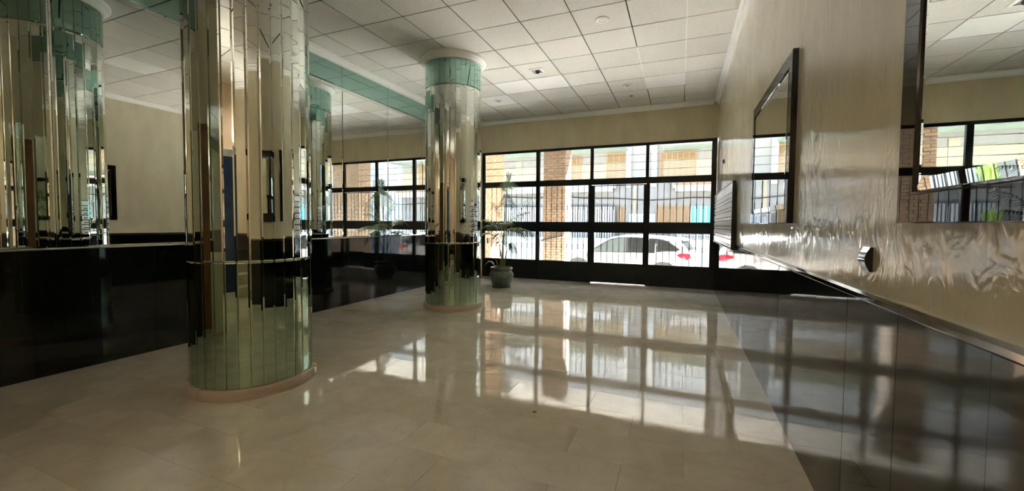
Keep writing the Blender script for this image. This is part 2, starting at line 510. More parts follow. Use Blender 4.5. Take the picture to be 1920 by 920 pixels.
for k in range(-2, 9):
    a, b_ = max(0.615 + k, CORNER_Y), min(1.615 + k, D)
    if b_ - a < 0.05: continue
    a += 0.0015; b_ -= 0.0015
    def panel(z0, z1, nm, mt):
        b1 = 0.011
        MB().add([(L - 0.010, a, z0), (L - 0.010, b_, z0), (L - 0.010, b_, z1), (L - 0.010, a, z1),
                  (L - 0.0016, a, z0), (L - 0.0016, b_, z0), (L - 0.0016, b_, z1), (L - 0.0016, a, z1),
                  (L, a + b1, z0 + b1), (L, b_ - b1, z0 + b1), (L, b_ - b1, z1 - b1), (L, a + b1, z1 - b1)],
                 [(3, 2, 1, 0), (8, 9, 10, 11)] + [(i, (i + 1) % 4, 4 + (i + 1) % 4, 4 + i) for i in range(4)]
                 + [(4 + i, 4 + (i + 1) % 4, 8 + (i + 1) % 4, 8 + i) for i in range(4)]).build(nm, M[mt], wall_left)
    panel(ZL + 0.005, ZT - 0.0015, 'mirror_panel', 'mirror')
    panel(ZT + 0.0015, H - 0.06, 'teal_mirror_panel', 'teal')

# right wall cap strip: bevelled mirror band on top of the granite, in lengths
yy = BACK
while yy < D - 0.02:
    y2 = min(yy + 0.79, D)
    MB().prism([(R + 0.010, ZR - 0.030), (R, ZR - 0.030), (R - 0.003, ZR - 0.026), (R - 0.003, ZR - 0.010), (R + 0.004, ZR), (R + 0.010, ZR)], 1, yy + 0.0008, y2 - 0.0008).build('cap_strip', M['bronze'], wall_right)
    yy = y2

# ------------------------------------------------------------------ mirror-clad columns
def strip_mesh(wd, z0, z1, name, mt):
    b1, x = 0.0095, wd / 2
    mb = MB()
    mb.add([(-x, 0, z0), (x, 0, z0), (x, 0, z1), (-x, 0, z1),
            (-x, -0.0030, z0), (x, -0.0030, z0), (x, -0.0030, z1), (-x, -0.0030, z1),
            (-x + b1, -0.0055, z0 + b1), (x - b1, -0.0055, z0 + b1), (x - b1, -0.0055, z1 - b1), (-x + b1, -0.0055, z1 - b1)],
           [(3, 2, 1, 0), (8, 9, 10, 11)] + [(i, (i + 1) % 4, 4 + (i + 1) % 4, 4 + i) for i in range(4)]
           + [(4 + i, 4 + (i + 1) % 4, 8 + (i + 1) % 4, 8 + i) for i in range(4)])
    return mb.mesh(name, M[mt])
NS = 34
ap = cr * math.cos(math.pi / NS)
chord = 2 * cr * math.sin(math.pi / NS)
tiers = [('lower_mirror_strip', 0.078, 0.956, 'strip_low', chord - 0.0024), ('mirror_strip', 0.959, 3.148, 'strip', chord - 0.0024),
         ('teal_mirror_strip', 3.151, 3.503, 'teal_strip', chord - 0.0030)]
tier_me = [strip_mesh(wd, z0, z1, n, mt) for n, z0, z1, mt, wd in tiers]
core_me = MB().lathe([(ap - 0.0105, 0.0), (ap - 0.0105, H)], NS).mesh('core', M['core'])
base_me = MB().lathe([(cr + 0.022, 0.0), (cr + 0.024, 0.006), (cr + 0.024, 0.070), (cr + 0.020, 0.076), (ap - 0.004, 0.076), (ap - 0.004, 0.0)], 72, closed=True).mesh('base_ring', M['base_marble'], 35)
ring_me = MB().lathe([(ap - 0.004, 3.504), (cr + 0.012, 3.504), (cr + 0.014, 3.515), (cr + 0.030, 3.525), (cr + 0.042, 3.545), (cr + 0.062, 3.556), (cr + 0.070, 3.566),
                      (cr + 0.072, 3.592), (ap - 0.004, 3.592)], 72, closed=True).mesh('crown_ring', M['crown'], 30)
for (cx, cy), lab, ph in ((columns_xy[0], 'mirror-clad round column nearest the camera, its crown above the picture', -27.4 + 5.29),
                          (columns_xy[1], 'mirror-clad round column beside the potted palm, white crown ring at the ceiling', -24.1 + 5.29)):
    col = thing('mirrored_column', lab, 'column', (cx, cy, 0), 'mirror-clad columns')
    link('core', core_me, col)
    tag(link('base_ring', base_me, col), 'pink marble base ring')
    tag(link('crown_ring', ring_me, col), 'white plaster crown ring')
    for ti, (n, z0, z1, mt, wd) in enumerate(tiers):
        for s in range(NS):
            a = math.radians(ph) + 2 * math.pi * s / NS
            o = link(n, tier_me[ti], col, (ap * math.cos(a) - 0.006 * math.cos(a), ap * math.sin(a) - 0.006 * math.sin(a), 0))
            o.rotation_euler = (0, 0, a + math.pi / 2 + random.gauss(0, 0.019))
            tl = max(-0.003, min(0.003, random.gauss(0, 0.0016)))
            zc = (z0 + z1) / 2
            o.rotation_euler = (tl, 0, o.rotation_euler[2])
            # keep the tilt about the strip's own middle
            o.location.x -= math.cos(a) * tl * zc
            o.location.y -= math.sin(a) * tl * zc

# ------------------------------------------------------------------ entrance screen
gate = thing('entrance_screen', 'black iron and glass entrance screen with barred lights filling the end wall', 'gate', ((GL + R) / 2, D, 0))
go = Vector(gate.location)
def gpart(name, mb, mt, parent=gate, smooth=False):
    mb.v = [(x - go.x, y - go.y, z - go.z) for x, y, z in mb.v]
    return mb.build(name, M[mt], parent, smooth)
F0, F1 = D, D + 0.055
zt0, zt1, zm0, zm1, zb0, zb1 = 2.195, 2.829, 1.288, 2.067, 0.432, 1.067
edges = [(-4.268, -3.0), (-2.915, -1.825), (-1.690, -0.702), (-0.587, 0.518)]
gpart('head_rail', MB().box(GL, R + 0.005, F0, F1, zt1, GT), 'iron')
gpart('transom_rail', MB().box(GL, R + 0.005, F0 - 0.004, F1 + 0.004, zm1, zt0), 'iron')
gpart('left_post', MB().box(GL, edges[0][0], F0, F1, 0, zt1), 'iron')
gpart('right_post', MB().box(edges[3][1], R + 0.005, F0, F1, 0, zt1), 'iron')
top_m = [(-3.0, -2.915), (-1.79, -1.725), (-0.672, -0.612)]
for a, b_ in top_m:
    gpart('transom_mullion', MB().box(a, b_, F0, F1, zt0, zt1), 'iron')
gpart('mullion', MB().box(-3.0, -2.915, F0, F1, 0, zm1), 'iron')
gpart('mullion', MB().box(-1.825, -1.760, F0, F1, 0, zm1), 'iron')
gpart('mullion', MB().box(-0.648, -0.587, F0, F1, 0, zm1), 'iron')
for i in (0, 1, 3):
    a, b_ = edges[i]
    gpart('middle_rail', MB().box(a, b_, F0, F1, zb1, zm0), 'iron')
    gpart('kick_panel', MB().box(a, b_, F0 + 0.008, F1 - 0.006, 0, zb0), 'iron')
tE = [(-4.268, -3.0), (-2.915, -1.79), (-1.725, -0.672), (-0.612, 0.518)]
YB = D + 0.075                                         # bars stand just outside the glass
hb_me = {}
for i, (a, b_) in enumerate(tE):
    gpart('transom_pane', MB().box(a, b_, D + 0.026, D + 0.030, zt0, zt1), 'glass')
    for z in (2.353, 2.510, 2.664):
        mb = MB().tube([(a - 0.02, YB, z), (b_ + 0.02, YB, z)], 0.0062, 8)
        mid = (a + b_) / 2 + 0.03
        mb.tube([(mid - 0.06, YB, z), (mid - 0.045, YB, z), (mid - 0.03, YB, z), (mid, YB, z), (mid + 0.03, YB, z), (mid + 0.045, YB, z), (mid + 0.06, YB, z)],
                [0.0065, 0.0115, 0.0075, 0.0085, 0.0075, 0.0115, 0.0065], 8)
        gpart('transom_bar', mb, 'iron', smooth=35)
def bar_mesh(h, zc):
    mb = MB().tube([(0, 0, 0), (0, 0, h)], 0.0068, 8)
    mb.tube([(0, 0, zc - 0.055), (0, 0, zc - 0.04), (0, 0, zc - 0.02), (0, 0, zc), (0, 0, zc + 0.02), (0, 0, zc + 0.04), (0, 0, zc + 0.055)],
            [0.007, 0.0135, 0.0085, 0.0105, 0.0085, 0.0135, 0.007], 8)
    return mb.mesh('bar', M['iron'], 35)
bm_mid = bar_mesh(zm1 - zm0 + 0.04, 0.34)
bm_low = bar_mesh(zb1 - zb0 + 0.04, 0.34)
bars = [[-4.121, -3.998, -3.867, -3.746, -3.618, -3.492, -3.364, -3.23, -3.107], [-2.781, -2.657, -2.537, -2.419, -2.299, -2.179, -2.057, -1.933],
        [-1.556, -1.429, -1.309, -1.186, -1.069, -0.944, -0.828], [-0.442, -0.322, -0.203, -0.084, 0.041, 0.163, 0.277, 0.397]]
for i in (0, 1, 3):
    a, b_ = edges[i]
    gpart('middle_pane', MB().box(a, b_, D + 0.026, D + 0.030, zm0, zm1), 'glass')
    gpart('lower_pane', MB().box(a, b_, D + 0.026, D + 0.030, zb0, zb1), 'glass')
    for x in bars[i]:
        link('bar', bm_mid, gate, Vector((x, YB, zm0 - 0.02)) - go)
        link('bar', bm_low, gate, Vector((x, YB, zb0 - 0.02)) - go)
# door leaf (third bay)
door = thing('entrance_door', 'barred door leaf in the third bay of the black screen, light showing beneath it', 'door', (-1.2, D, 0.012))
go_d = Vector(door.location)
def dpart(name, mb, mt, smooth=False):
    mb.v = [(x - go_d.x, y - go_d.y, z - go_d.z) for x, y, z in mb.v]
    return mb.build(name, M[mt], door, smooth)
a, b_ = edges[2]
dpart('stile', MB().box(-1.760, a, F0 - 0.002, F1 - 0.004, 0.018, zm1 - 0.013), 'iron')
dpart('stile', MB().box(b_, -0.6485, F0 - 0.002, F1 - 0.004, 0.018, zm1 - 0.013), 'iron')
dpart('middle_rail', MB().box(a, b_, F0 - 0.002, F1 - 0.004, zb1, zm0), 'iron')
dpart('kick_panel', MB().box(a, b_, F0 + 0.006, F1 - 0.008, 0.018, zb0), 'iron')
dpart('middle_pane', MB().box(a, b_, D + 0.024, D + 0.028, zm0, zm1 - 0.03), 'glass')
dpart('top_rail', MB().box(a, b_, F0 - 0.002, F1 - 0.004, zm1 - 0.03, zm1 - 0.013), 'iron')
dpart('lower_pane', MB().box(a, b_, D + 0.024, D + 0.028, zb0, zb1), 'glass')
dpart('lock_case', MB().box(-0.700, -0.655, F0 - 0.030, F0 - 0.002, 1.12, 1.26), 'iron')
dpart('door_handle', MB().tube([(-0.678, F0 - 0.03, 1.15), (-0.678, F0 - 0.06, 1.15), (-0.72, F0 - 0.066, 1.15), (-0.79, F0 - 0.066, 1.148)], 0.008, 10), 'iron', 40)
for x in bars[2]:
    link('bar', bm_mid, door, Vector((x, YB, zm0 - 0.02)) - go_d).scale = (1, 1, 0.98)
    link('bar', bm_low, door, Vector((x, YB, zb0 - 0.02)) - go_d)

# ------------------------------------------------------------------ framed mirrors on the right wall
def framed_mirror(y0, y1, z0, z1, label):
    t = thing('framed_mirror', label, 'mirror', (R + 0.010, (y0 + y1) / 2, z0), 'framed mirrors on the right wall')
    hw, hh = (y1 - y0) / 2, z1 - z0
    fwid = 0.088
    # frame profile (inset from outer edge, depth off the wall)
    prof = [(0, 0.0), (0, 0.029), (0.003, 0.031), (0.077, 0.031), (0.080, 0.0325), (0.085, 0.0325), (fwid, 0.028), (fwid, 0.0)]
    mb = MB()
    k = len(prof)
    for sx, sz in ((-1, 0), (1, 0), (1, 1), (-1, 1)):
        for ins, dep in prof:
            mb.v.append((-dep, sx * (hw - ins), ins if sz == 0 else hh - ins))
    for c in range(4):
        n = (c + 1) % 4
        for q in range(k):
            s = (q + 1) % k
            mb.f.append((c * k + q, n * k + q, n * k + s, c * k + s))
    mb.build('frame', M['frame'], t)
    a, b_, g = fwid, fwid + 0.032, MB()
    g.add([(-0.026, sx * (hw - a), a if sz == 0 else hh - a) for sx, sz in ((-1, 0), (1, 0), (1, 1), (-1, 1))]
          + [(-0.0288, sx * (hw - b_), b_ if sz == 0 else hh - b_) for sx, sz in ((-1, 0), (1, 0), (1, 1), (-1, 1))]
          + [(-0.004, sx * (hw - a), a if sz == 0 else hh - a) for sx, sz in ((-1, 0), (1, 0), (1, 1), (-1, 1))],
          [(4, 5, 6, 7), (8, 11, 10, 9)] + [(i, (i + 1) % 4, 4 + (i + 1) % 4, 4 + i) for i in range(4)]
          + [(i, 8 + i, 8 + (i + 1) % 4, (i + 1) % 4) for i in range(4)])
    g.build('bevelled_mirror', M['mirror'], t)
    return t
framed_mirror(2.86, 4.25, 1.252, 2.27, 'whole mirror in a wide black frame, midway along the stucco wall')
framed_mirror(0.28, 1.535, 1.245, 2.24, 'large mirror in a black frame nearest the camera, cut by the right edge')

# curved chrome fitting
t = thing('wall_switch', 'curved chrome switch cover on the stucco wall below the nearest mirror', 'switch', (R + 0.010, 1.795, 1.078))
prof = [(0.0, 0.0), (0.008, 0.0)] + [(0.007 + 0.016 * math.sin(math.pi * i / 12) ** 0.8, 0.004 + 0.078 * i / 12) for i in range(1, 12)] + [(0.008, 0.086), (0.0, 0.086)]
MB().prism([(-p[0], p[1]) for p in prof], 1, -0.028, 0.028).build('cover', M['chrome'], t, 30)
MB().prism([(-p[0] - (0.0006 if 0 < i < len(prof) - 1 else 0), p[1]) for i, p in enumerate(prof)], 1, -0.0305, -0.0282).build('end_cap', M['dark'], t)
MB().box(-0.0235, -0.016, -0.024, 0.024, 0.064, 0.067).build('slot', M['dark'], t)
# little sensor box
t = thing('wall_sensor', 'small grey box high on the stucco wall above the mailboxes', 'sensor', (R + 0.010, 7.24, 2.21))
bb = bevbox(0.075, 0.06, 0.03, 0.004)
MB().add([(-z, x, y + 0.03) for x, y, z in bb.v], bb.f).build('case', M['grey_plastic'], t)
MB().tube([(-0.030, 0, 0.03), (-0.035, 0, 0.03)], [0.016, 0.010], 14).build('lens', M['dark'], t)

# ------------------------------------------------------------------ mailboxes
y0m, y1m, z0m, z1m = 5.50, 8.34, 0.942, 1.772
mbx = thing('mailbox_bank', 'bank of white metal mailboxes in a black frame beside the entrance', 'mailboxes', (R - 0.004, (y0m + y1m) / 2, z0m))
hw = (y1m - y0m) / 2
hz = z1m - z0m
MB().box(-0.020, 0.0, -hw + 0.01, hw - 0.01, 0.01, hz - 0.01).build('back_board', M['dark'], mbx)
for a, b_, c, d in ((-hw, -hw + 0.018, 0, hz), (hw - 0.018, hw, 0, hz)):
    MB().box(-0.040, 0.0, a, b_, c, d).build('frame_side', M['dark'], mbx)
for c, d in ((0, 0.012), (hz - 0.012, hz)):
    MB().box(-0.040, 0.0, -hw + 0.018, hw - 0.018, c, d).build('frame_rail', M['dark'], mbx)
ncol, nrow = 9, 6
cw = (2 * hw - 0.036) / ncol
rh = 0.1165
dm = bevbox(cw - 0.022, rh - 0.026, 0.010, 0.002)
door_me = MB().add([(-z, x, y) for x, y, z in dm.v], dm.f).mesh('mailbox_door', M['white_metal'])
slot_me = MB().box(-0.0015, 0, -cw * 0.36, cw * 0.36, -0.010, 0.010).mesh('letter_slot', M['dark'])
card_me = MB().box(-0.002, 0, -0.045, 0.045, -0.013, 0.013).mesh('name_card', M['dark'])
lock_me = MB().tube([(0, 0, 0), (-0.005, 0, 0)], 0.015, 12).mesh('lock', M['dark'])
for r in range(nrow):
    for c in range(ncol):
        o = link('mailbox_door', door_me, mbx, (-0.022, -hw + 0.018 + cw * (c + 0.5), 0.014 + rh * (r + 0.5) - 0.006))
        link('letter_slot', slot_me, o, (-0.0085, 0, 0.026))
        link('name_card', card_me, o, (-0.0095, -0.05, -0.014))
        link('lock', lock_me, o, (-0.0095, 0.09, -0.014))
for c in range(4):
    a, b_ = -hw + 0.018 + c * (2 * hw - 0.036) / 4, -hw + 0.018 + (c + 1) * (2 * hw - 0.036) / 4
    MB().box(-0.030, -0.020, a + 0.01, b_ - 0.01, hz - 0.118, hz - 0.016).build('header_panel', M['white_metal'] if c < 3 else M['white_metal'], mbx)
MB().box(-0.033, -0.030, hw - 0.30, hw - 0.05, hz - 0.105, hz - 0.03).build('name_plate', M['dark'], mbx)

# ------------------------------------------------------------------ ceiling fittings
ring_p = [(0.042, 0.002), (0.044, -0.005), (0.060, -0.010), (0.074, -0.009), (0.079, -0.001), (0.079, 0.0), (0.044, 0.004)]
dl_ring = MB().lathe(ring_p, 40, closed=True).mesh('trim_ring', M['crown'], 40)
dl_lens = MB().lathe([(0.043, 0.0), (0.043, -0.001), (0.030, -0.0065), (0.0, -0.0085)], 32).mesh('lens', M['lamp_off'], 40)
dl_lit = MB().lathe([(0.043, 0.0), (0.043, -0.001), (0.030, -0.0065), (0.0, -0.0085)], 32).mesh('lens', M['fill_lamp_on'], 40)
def downlight(x, y, label, lit=False):
    t = thing('downlight', label, 'ceiling light', (x, y, H - 0.001), 'round recessed downlights')
    link('trim_ring', dl_ring, t)
    link('lens', dl_lit if lit else dl_lens, t)
    if lit:
        ld = bpy.data.lights.new('lamp', 'SPOT')
        ld.energy = 20.0; ld.spot_size = math.radians(150); ld.spot_blend = 0.6; ld.shadow_soft_size = 0.04
        ld.color = (1.0, 0.85, 0.66)
        lo = bpy.data.objects.new('lamp', ld); C.objects.link(lo); lo.parent = t; lo.location = (0, 0, -0.02)
downlight(-0.888, 4.815, 'white ringed downlight nearest the camera, toward the right of the ceiling')
downlight(-0.888, 7.222, 'white ringed downlight close to the entrance, toward the right of the ceiling')
downlight(-3.290, 7.222, 'white ringed downlight just right of the far column, near the palm')
downlight(-0.888, -2.35, 'added fill downlight, lit, in the rear corridor behind the camera', True)  # added lit lamp, out of view, to lift the ceiling brightness
t = thing('smoke_detector', 'tiny round detector on the last ceiling tiles by the entrance', 'detector', (-0.885, 7.80, H - 0.0005))
MB().lathe([(0.030, 0.0), (0.030, -0.008), (0.022, -0.016), (0.0, -0.018)], 24).build('case', M['grey_plastic'], t, 40)
t = thing('square_spotlight', 'small square spotlight with a tilted dark lamp in the ceiling middle', 'ceiling light', (-2.095, 6.03, H - 0.001))
sq = MB()
for s, (o_, i_) in enumerate((((0.105), (0.070)),)):
    sq.add([(-o_, -o_, 0), (o_, -o_, 0), (o_, o_, 0), (-o_, o_, 0), (-o_, -o_, -0.006), (o_, -o_, -0.006), (o_, o_, -0.006), (-o_, o_, -0.006),
            (-i_, -i_, -0.012), (i_, -i_, -0.012), (i_, i_, -0.012), (-i_, i_, -0.012), (-i_, -i_, 0), (i_, -i_, 0), (i_, i_, 0), (-i_, i_, 0)],
           [(i, (i + 1) % 4, 4 + (i + 1) % 4, 4 + i) for i in range(4)] + [(4 + i, 4 + (i + 1) % 4, 8 + (i + 1) % 4, 8 + i) for i in range(4)]
           + [(8 + i, 8 + (i + 1) % 4, 12 + (i + 1) % 4, 12 + i) for i in range(4)])
sq.build('trim_plate', M['crown'], t)
MB().box(-0.069, 0.069, -0.069, 0.069, -0.002, 0.0).build('recess', M['grey_plastic'], t)
MB().tube([(0.0, 0.0, -0.002), (0.012, -0.012, -0.024)], [0.034, 0.032], 20).build('lamp_head', M['dark'], t, 40)

# ------------------------------------------------------------------ potted palm
px, py = -3.21, 7.23
palm = thing('potted_palm', 'tall slender palm in a glazed green pot on the floor before the entrance', 'plant', (px, py, 0))
MB().lathe([(0.0, 0.004), (0.150, 0.004), (0.172, 0.0), (0.182, 0.012), (0.188, 0.034), (0.182, 0.036), (0.172, 0.016), (0.0, 0.014)], 40).build('saucer', M['terracotta'], palm, 40)
pot = MB().lathe([(0.0, 0.018), (0.148, 0.018), (0.156, 0.03), (0.176, 0.07), (0.206, 0.13), (0.228, 0.19), (0.236, 0.235), (0.230, 0.275), (0.208, 0.312), (0.192, 0.326), (0.190, 0.338),
                  (0.200, 0.345), (0.214, 0.350), (0.218, 0.366), (0.214, 0.386), (0.206, 0.394), (0.194, 0.392), (0.182, 0.36), (0.178, 0.345), (0.0, 0.345)], 48).build('pot', M['terracotta'], palm, 50)
rel = MB()
for k in range(14):
    a = 2 * math.pi * k / 14
    for q in range(4):
        aa = a + 0.09 * (q - 1.5)
        zz = 0.235 + 0.02 * math.sin(q * 2.1 + k)
        c = Vector((0.234 * math.cos(aa), 0.234 * math.sin(aa), zz))
        d = Vector((-math.sin(aa), math.cos(aa), random.uniform(-0.8, 0.8))).normalized() * 0.022
        rel.tube([c - d, c - d * 0.4, c + d * 0.4, c + d], [0.002, 0.008, 0.008, 0.002], 6)
rel.build('relief_band', M['terracotta'], pot, 40)
MB().lathe([(0.0, 0.352), (0.09, 0.356), (0.181, 0.350)], 30).build('soil', M['soil'], palm)

def bez(p0, p1, p2, n):
    return [(1 - t) ** 2 * p0 + 2 * t * (1 - t) * p1 + t * t * p2 for t in [i / (n - 1) for i in range(n)]]
def frond(p0, p1, p2, length, n=17, start=0.25, droop=0.35, wid=0.011, mat_='frond', lean=0.6):
    pts = bez(Vector(p0), Vector(p1), Vector(p2), 26)
    fo = MB()
    fo.tube(pts, [0.0055 * (1 - 0.75 * i / 25) for i in range(26)], 6)
    o = fo.build('frond', M['stem'], palm, 40)
    lf = MB()
    for i in range(n):
        t = start + (1 - start) * i / (n - 1)
        fi = t * 25
        k = min(int(fi), 24)
        p = pts[k].lerp(pts[k + 1], fi - k)
        tan = (pts[k + 1] - pts[k]).normalized()
        side = tan.cross(Vector((0, 0, 1)))
        side = side.normalized() if side.length > 0.05 else Vector((1, 0, 0))
        upv = side.cross(tan).normalized()
        ln = length * (0.55 + 0.45 * math.sin(math.pi * min(1, 0.2 + 0.75 * (i / (n - 1))))) * random.uniform(0.88, 1.1)
        for s in (-1, 1):
            dirv = (side * s * 0.85 + tan * lean + upv * random.uniform(0.02, 0.22)).normalized()
            q, seg = [], 5
            for j in range(seg + 1):
                u = j / seg
                c = p + dirv * ln * u - Vector((0, 0, 1)) * droop * ln * u * u
                q.append(c)
            w_ = [wid * 0.8 * v for v in (0.35, 0.95, 1.0, 0.8, 0.45, 0.05)]
            nrm = dirv.cross(upv).normalized()
            vs = []
            for j, c in enumerate(q):
                vs += [c - nrm * w_[j] , c - upv * w_[j] * 0.35, c + nrm * w_[j]]
            fs = []
            for j in range(seg):
                for e in (0, 1):
                    b0 = j * 3 + e
                    fs.append((b0, b0 + 1, b0 + 4, b0 + 3))
            lf.add(vs, fs)
    lf.build('leaflets', M['frond'], o, recalc=False)
# stems rise from the pot; local coordinates about the pot
st = [((-0.03, 0.01), (-0.06, 0.03), 0.98), ((0.02, -0.02), (0.03, -0.01), 1.02), ((0.0, 0.03), (-0.10, 0.05), 0.90), ((0.05, 0.02), (0.13, 0.02), 0.78), ((-0.06, -0.02), (-0.16, 0.0), 0.62)]
for (a, b_, z) in st:
    MB().tube(bez(Vector((a[0], a[1], 0.33)), Vector((a[0], a[1], z * 0.7)), Vector((b_[0], b_[1], z)), 10), [0.013, 0.012, 0.011, 0.011, 0.010, 0.010, 0.009, 0.008, 0.007, 0.006], 8).build('stem', M['stem'], palm, 40)
MB().tube(bez(Vector((0.03, 0.0, 0.34)), Vector((0.02, 0.0, 1.3)), Vector((0.13, 0.02, 2.05)), 16), [0.014 - 0.0006 * i for i in range(16)], 8).build('stem', M['stem'], palm, 40)
F = frond
F((0.11, 0.02, 1.93), (0.13, 0.02, 2.04), (0.15, 0.02, 2.16), 0.22, 12, 0.1, 0.05, 0.009, lean=0.9)       # top fan
F((0.10, 0.02, 1.80), (0.12, 0.02, 1.96), (0.15, 0.0, 2.03), 0.32, 14, 0.2, 0.5, 0.010, lean=0.25)        # umbrella below it
F((0.07, 0.01, 1.30), (0.12, 0.0, 1.75), (0.05, -0.04, 1.92), 0.34, 15, 0.35, 0.7, 0.010, lean=0.15)
F((0.05, 0.0, 1.10), (0.22, 0.0, 1.55), (0.62, 0.03, 1.72), 0.22, 14, 0.35, 0.55, 0.010)
F((0.05, 0.0, 1.05), (0.20, -0.02, 1.42), (0.52, 0.0, 1.46), 0.24, 14, 0.3, 0.6, 0.013)
F((0.03, -0.01, 1.0), (0.25, -0.05, 1.28), (0.66, -0.10, 1.08), 0.30, 18, 0.25, 0.75, 0.012)
F((0.0, 0.0, 1.0), (0.12, 0.15, 1.30), (0.42, 0.22, 1.02), 0.28, 16, 0.25, 0.75, 0.012)
F((-0.06, 0.03, 0.98), (-0.25, 0.05, 1.36), (-0.46, 0.05, 1.30), 0.24, 14, 0.3, 0.25, 0.012)
F((-0.08, 0.04, 0.92), (-0.25, 0.0, 1.12), (-0.42, -0.05, 1.02), 0.24, 15, 0.25, 0.45, 0.012)
F((-0.03, 0.0, 0.98), (-0.08, -0.15, 1.32), (-0.14, -0.40, 1.16), 0.26, 16, 0.25, 0.6, 0.012)
F((-0.02, 0.0, 0.95), (0.05, -0.2, 1.18), (0.16, -0.42, 0.92), 0.26, 15, 0.25, 0.7, 0.012)
F((-0.04, 0.02, 0.98), (-0.05, 0.25, 1.40), (-0.12, 0.45, 1.25), 0.26, 15, 0.3, 0.5, 0.012)
F((0.0, 0.0, 0.98), (0.02, 0.02, 1.42), (-0.22, 0.02, 1.64), 0.22, 12, 0.4, 0.35, 0.011)
F((0.13, 0.02, 0.78), (0.20, 0.0, 0.98), (0.28, -0.06, 0.72), 0.16, 12, 0.3, 0.7, 0.010)
F((-0.10, -0.03, 0.36), (-0.18, -0.05, 0.56), (-0.27, -0.08, 0.47), 0.13, 11, 0.25, 0.3, 0.011)

# ------------------------------------------------------------------ behind the camera (seen only in the mirrors)
MB().box(-3.55, -2.55, CORNER_Y + 0.0, CORNER_Y + 0.006, 0.9, 2.5).build('side_mirror_panel', M['mirror'], wall_side)
for x0 in (-4.6, -3.58):
    pass
d1 = tag(MB().box(-4.45, -3.72, CORNER_Y, CORNER_Y + 0.045, 0, 2.25).build('door_1', M['wood']), 'brown wooden door on the short wall behind the camera', kind='structure')
MB().box(-4.53, -4.45, CORNER_Y, CORNER_Y + 0.06, 0, 2.33).box(-3.72, -3.64, CORNER_Y, CORNER_Y + 0.06, 0, 2.33).box(-4.45, -3.72, CORNER_Y, CORNER_Y + 0.06, 2.25, 2.33).build('door_frame', M['wood'], d1)
MB().tube([(-3.80, CORNER_Y + 0.045, 1.02), (-3.80, CORNER_Y + 0.09, 1.02), (-3.90, CORNER_Y + 0.095, 1.02)], 0.009, 10).build('door_handle', M['chrome'], d1, 40)
d2 = tag(MB().box(-2.05, -1.15, BACK, BACK + 0.03, 0, 2.35).build('door_2', M['navy']), 'navy blue lift door at the end of the rear corridor', kind='structure')
MB().box(-2.17, -2.05, BACK, BACK + 0.06, 0, 2.47).box(-1.15, -1.03, BACK, BACK + 0.06, 0, 2.47).box(-2.05, -1.15, BACK, BACK + 0.06, 2.35, 2.47).build('door_frame', M['chrome'], d2)
stairs = thing('staircase', 'flight of stone stairs in the rear corridor behind the camera', 'stairs', (-0.2, BACK + 0.012, 0))
for k in range(5):
    MB().box(-0.65, 0.77, 1.40 - 0.28 * k - 0.28, 1.40 - 0.28 * k, 0.0, 0.17 * (k + 1)).build('step', M['base_marble'], stairs)
rl = thing('stair_railing', 'dark metal railing beside the rear corridor stairs', 'railing', (-0.88, BACK, 0))
rlm = MB()
MB().tube([(0, 1.35, 0.95), (0, 0.10, 1.72)], 0.022, 10).build('handrail', M['strap'], rl, 40)
MB().tube([(0, 1.35, 0.55), (0, 0.10, 1.32)], 0.012, 8).build('guard_bar', M['strap'], rl, 40)
for y, z in ((1.35, 0.95), (0.75, 1.32), (0.10, 1.72)):
    MB().tube([(0, y, 0), (0, y, z)], 0.016, 8).build('post', M['strap'], rl, 40)

def uplighter(x, y, s, label):  # lamps added out of view to brighten the ceiling
    t = thing('added_uplighter', label, 'added fill lamp', (x, y, 2.30), 'added fill uplighters behind the camera')
    MB().lathe([(0.02, 0.0), (0.09, 0.05), (0.13, 0.12), (0.125, 0.125), (0.08, 0.06), (0.0, 0.03)], 28).build('bowl', M['crown'], t, 40)
    MB().box(-s * 0.15 if s > 0 else 0.0, 0.0 if s > 0 else 0.15, -0.03, 0.03, 0.02, 0.06).build('arm', M['chrome'], t)
    MB().lathe([(0.0, 0.05), (0.03, 0.06), (0.035, 0.09), (0.0, 0.11)], 16).build('bulb', M['fill_lamp_on'], t, 40)
    ld = bpy.data.lights.new('lamp', 'SPOT')
    ld.energy = 15.0; ld.spot_size = math.radians(125); ld.spot_blend = 0.6; ld.shadow_soft_size = 0.05
    ld.color = (1.0, 0.93, 0.84)
    lo = bpy.data.objects.new('lamp', ld); C.objects.link(lo); lo.parent = t; lo.location = (0, 0, 0.13)
    lo.rotation_euler = (math.pi, 0, 0)
uplighter(CORNER_X + 0.16, -1.3, 1, 'added fill light, a bowl uplighter on the corridor wall behind the camera')
uplighter(R - 0.14, -1.3, -1, 'added fill light, a bowl uplighter on the stucco wall behind the camera')

# ------------------------------------------------------------------ outside: porch, street
porch = struct('porch_floor', MB().box(-9, 6, D + 0.06, 10.2, -0.25, -0.015), M['pavement'], 'pale porch floor outside the entrance')
MB().box(-9, 6, 10.2, 10.5, -0.35, -0.185).build('porch_step', M['pavement'], porch)
MB().box(-9, 6, 10.5, 10.8, -0.55, -0.35).build('porch_step', M['pavement'], porch)
struct('street', MB().box(-40, 40, 10.8, 60, -0.72, -0.52), M['asphalt'], 'sunlit street outside the entrance')
struct('porch_ceiling', MB().box(-9, 9, D + 0.2, 12.0, 3.75, 4.0), M['facade_white'], 'slab roofing the porch')

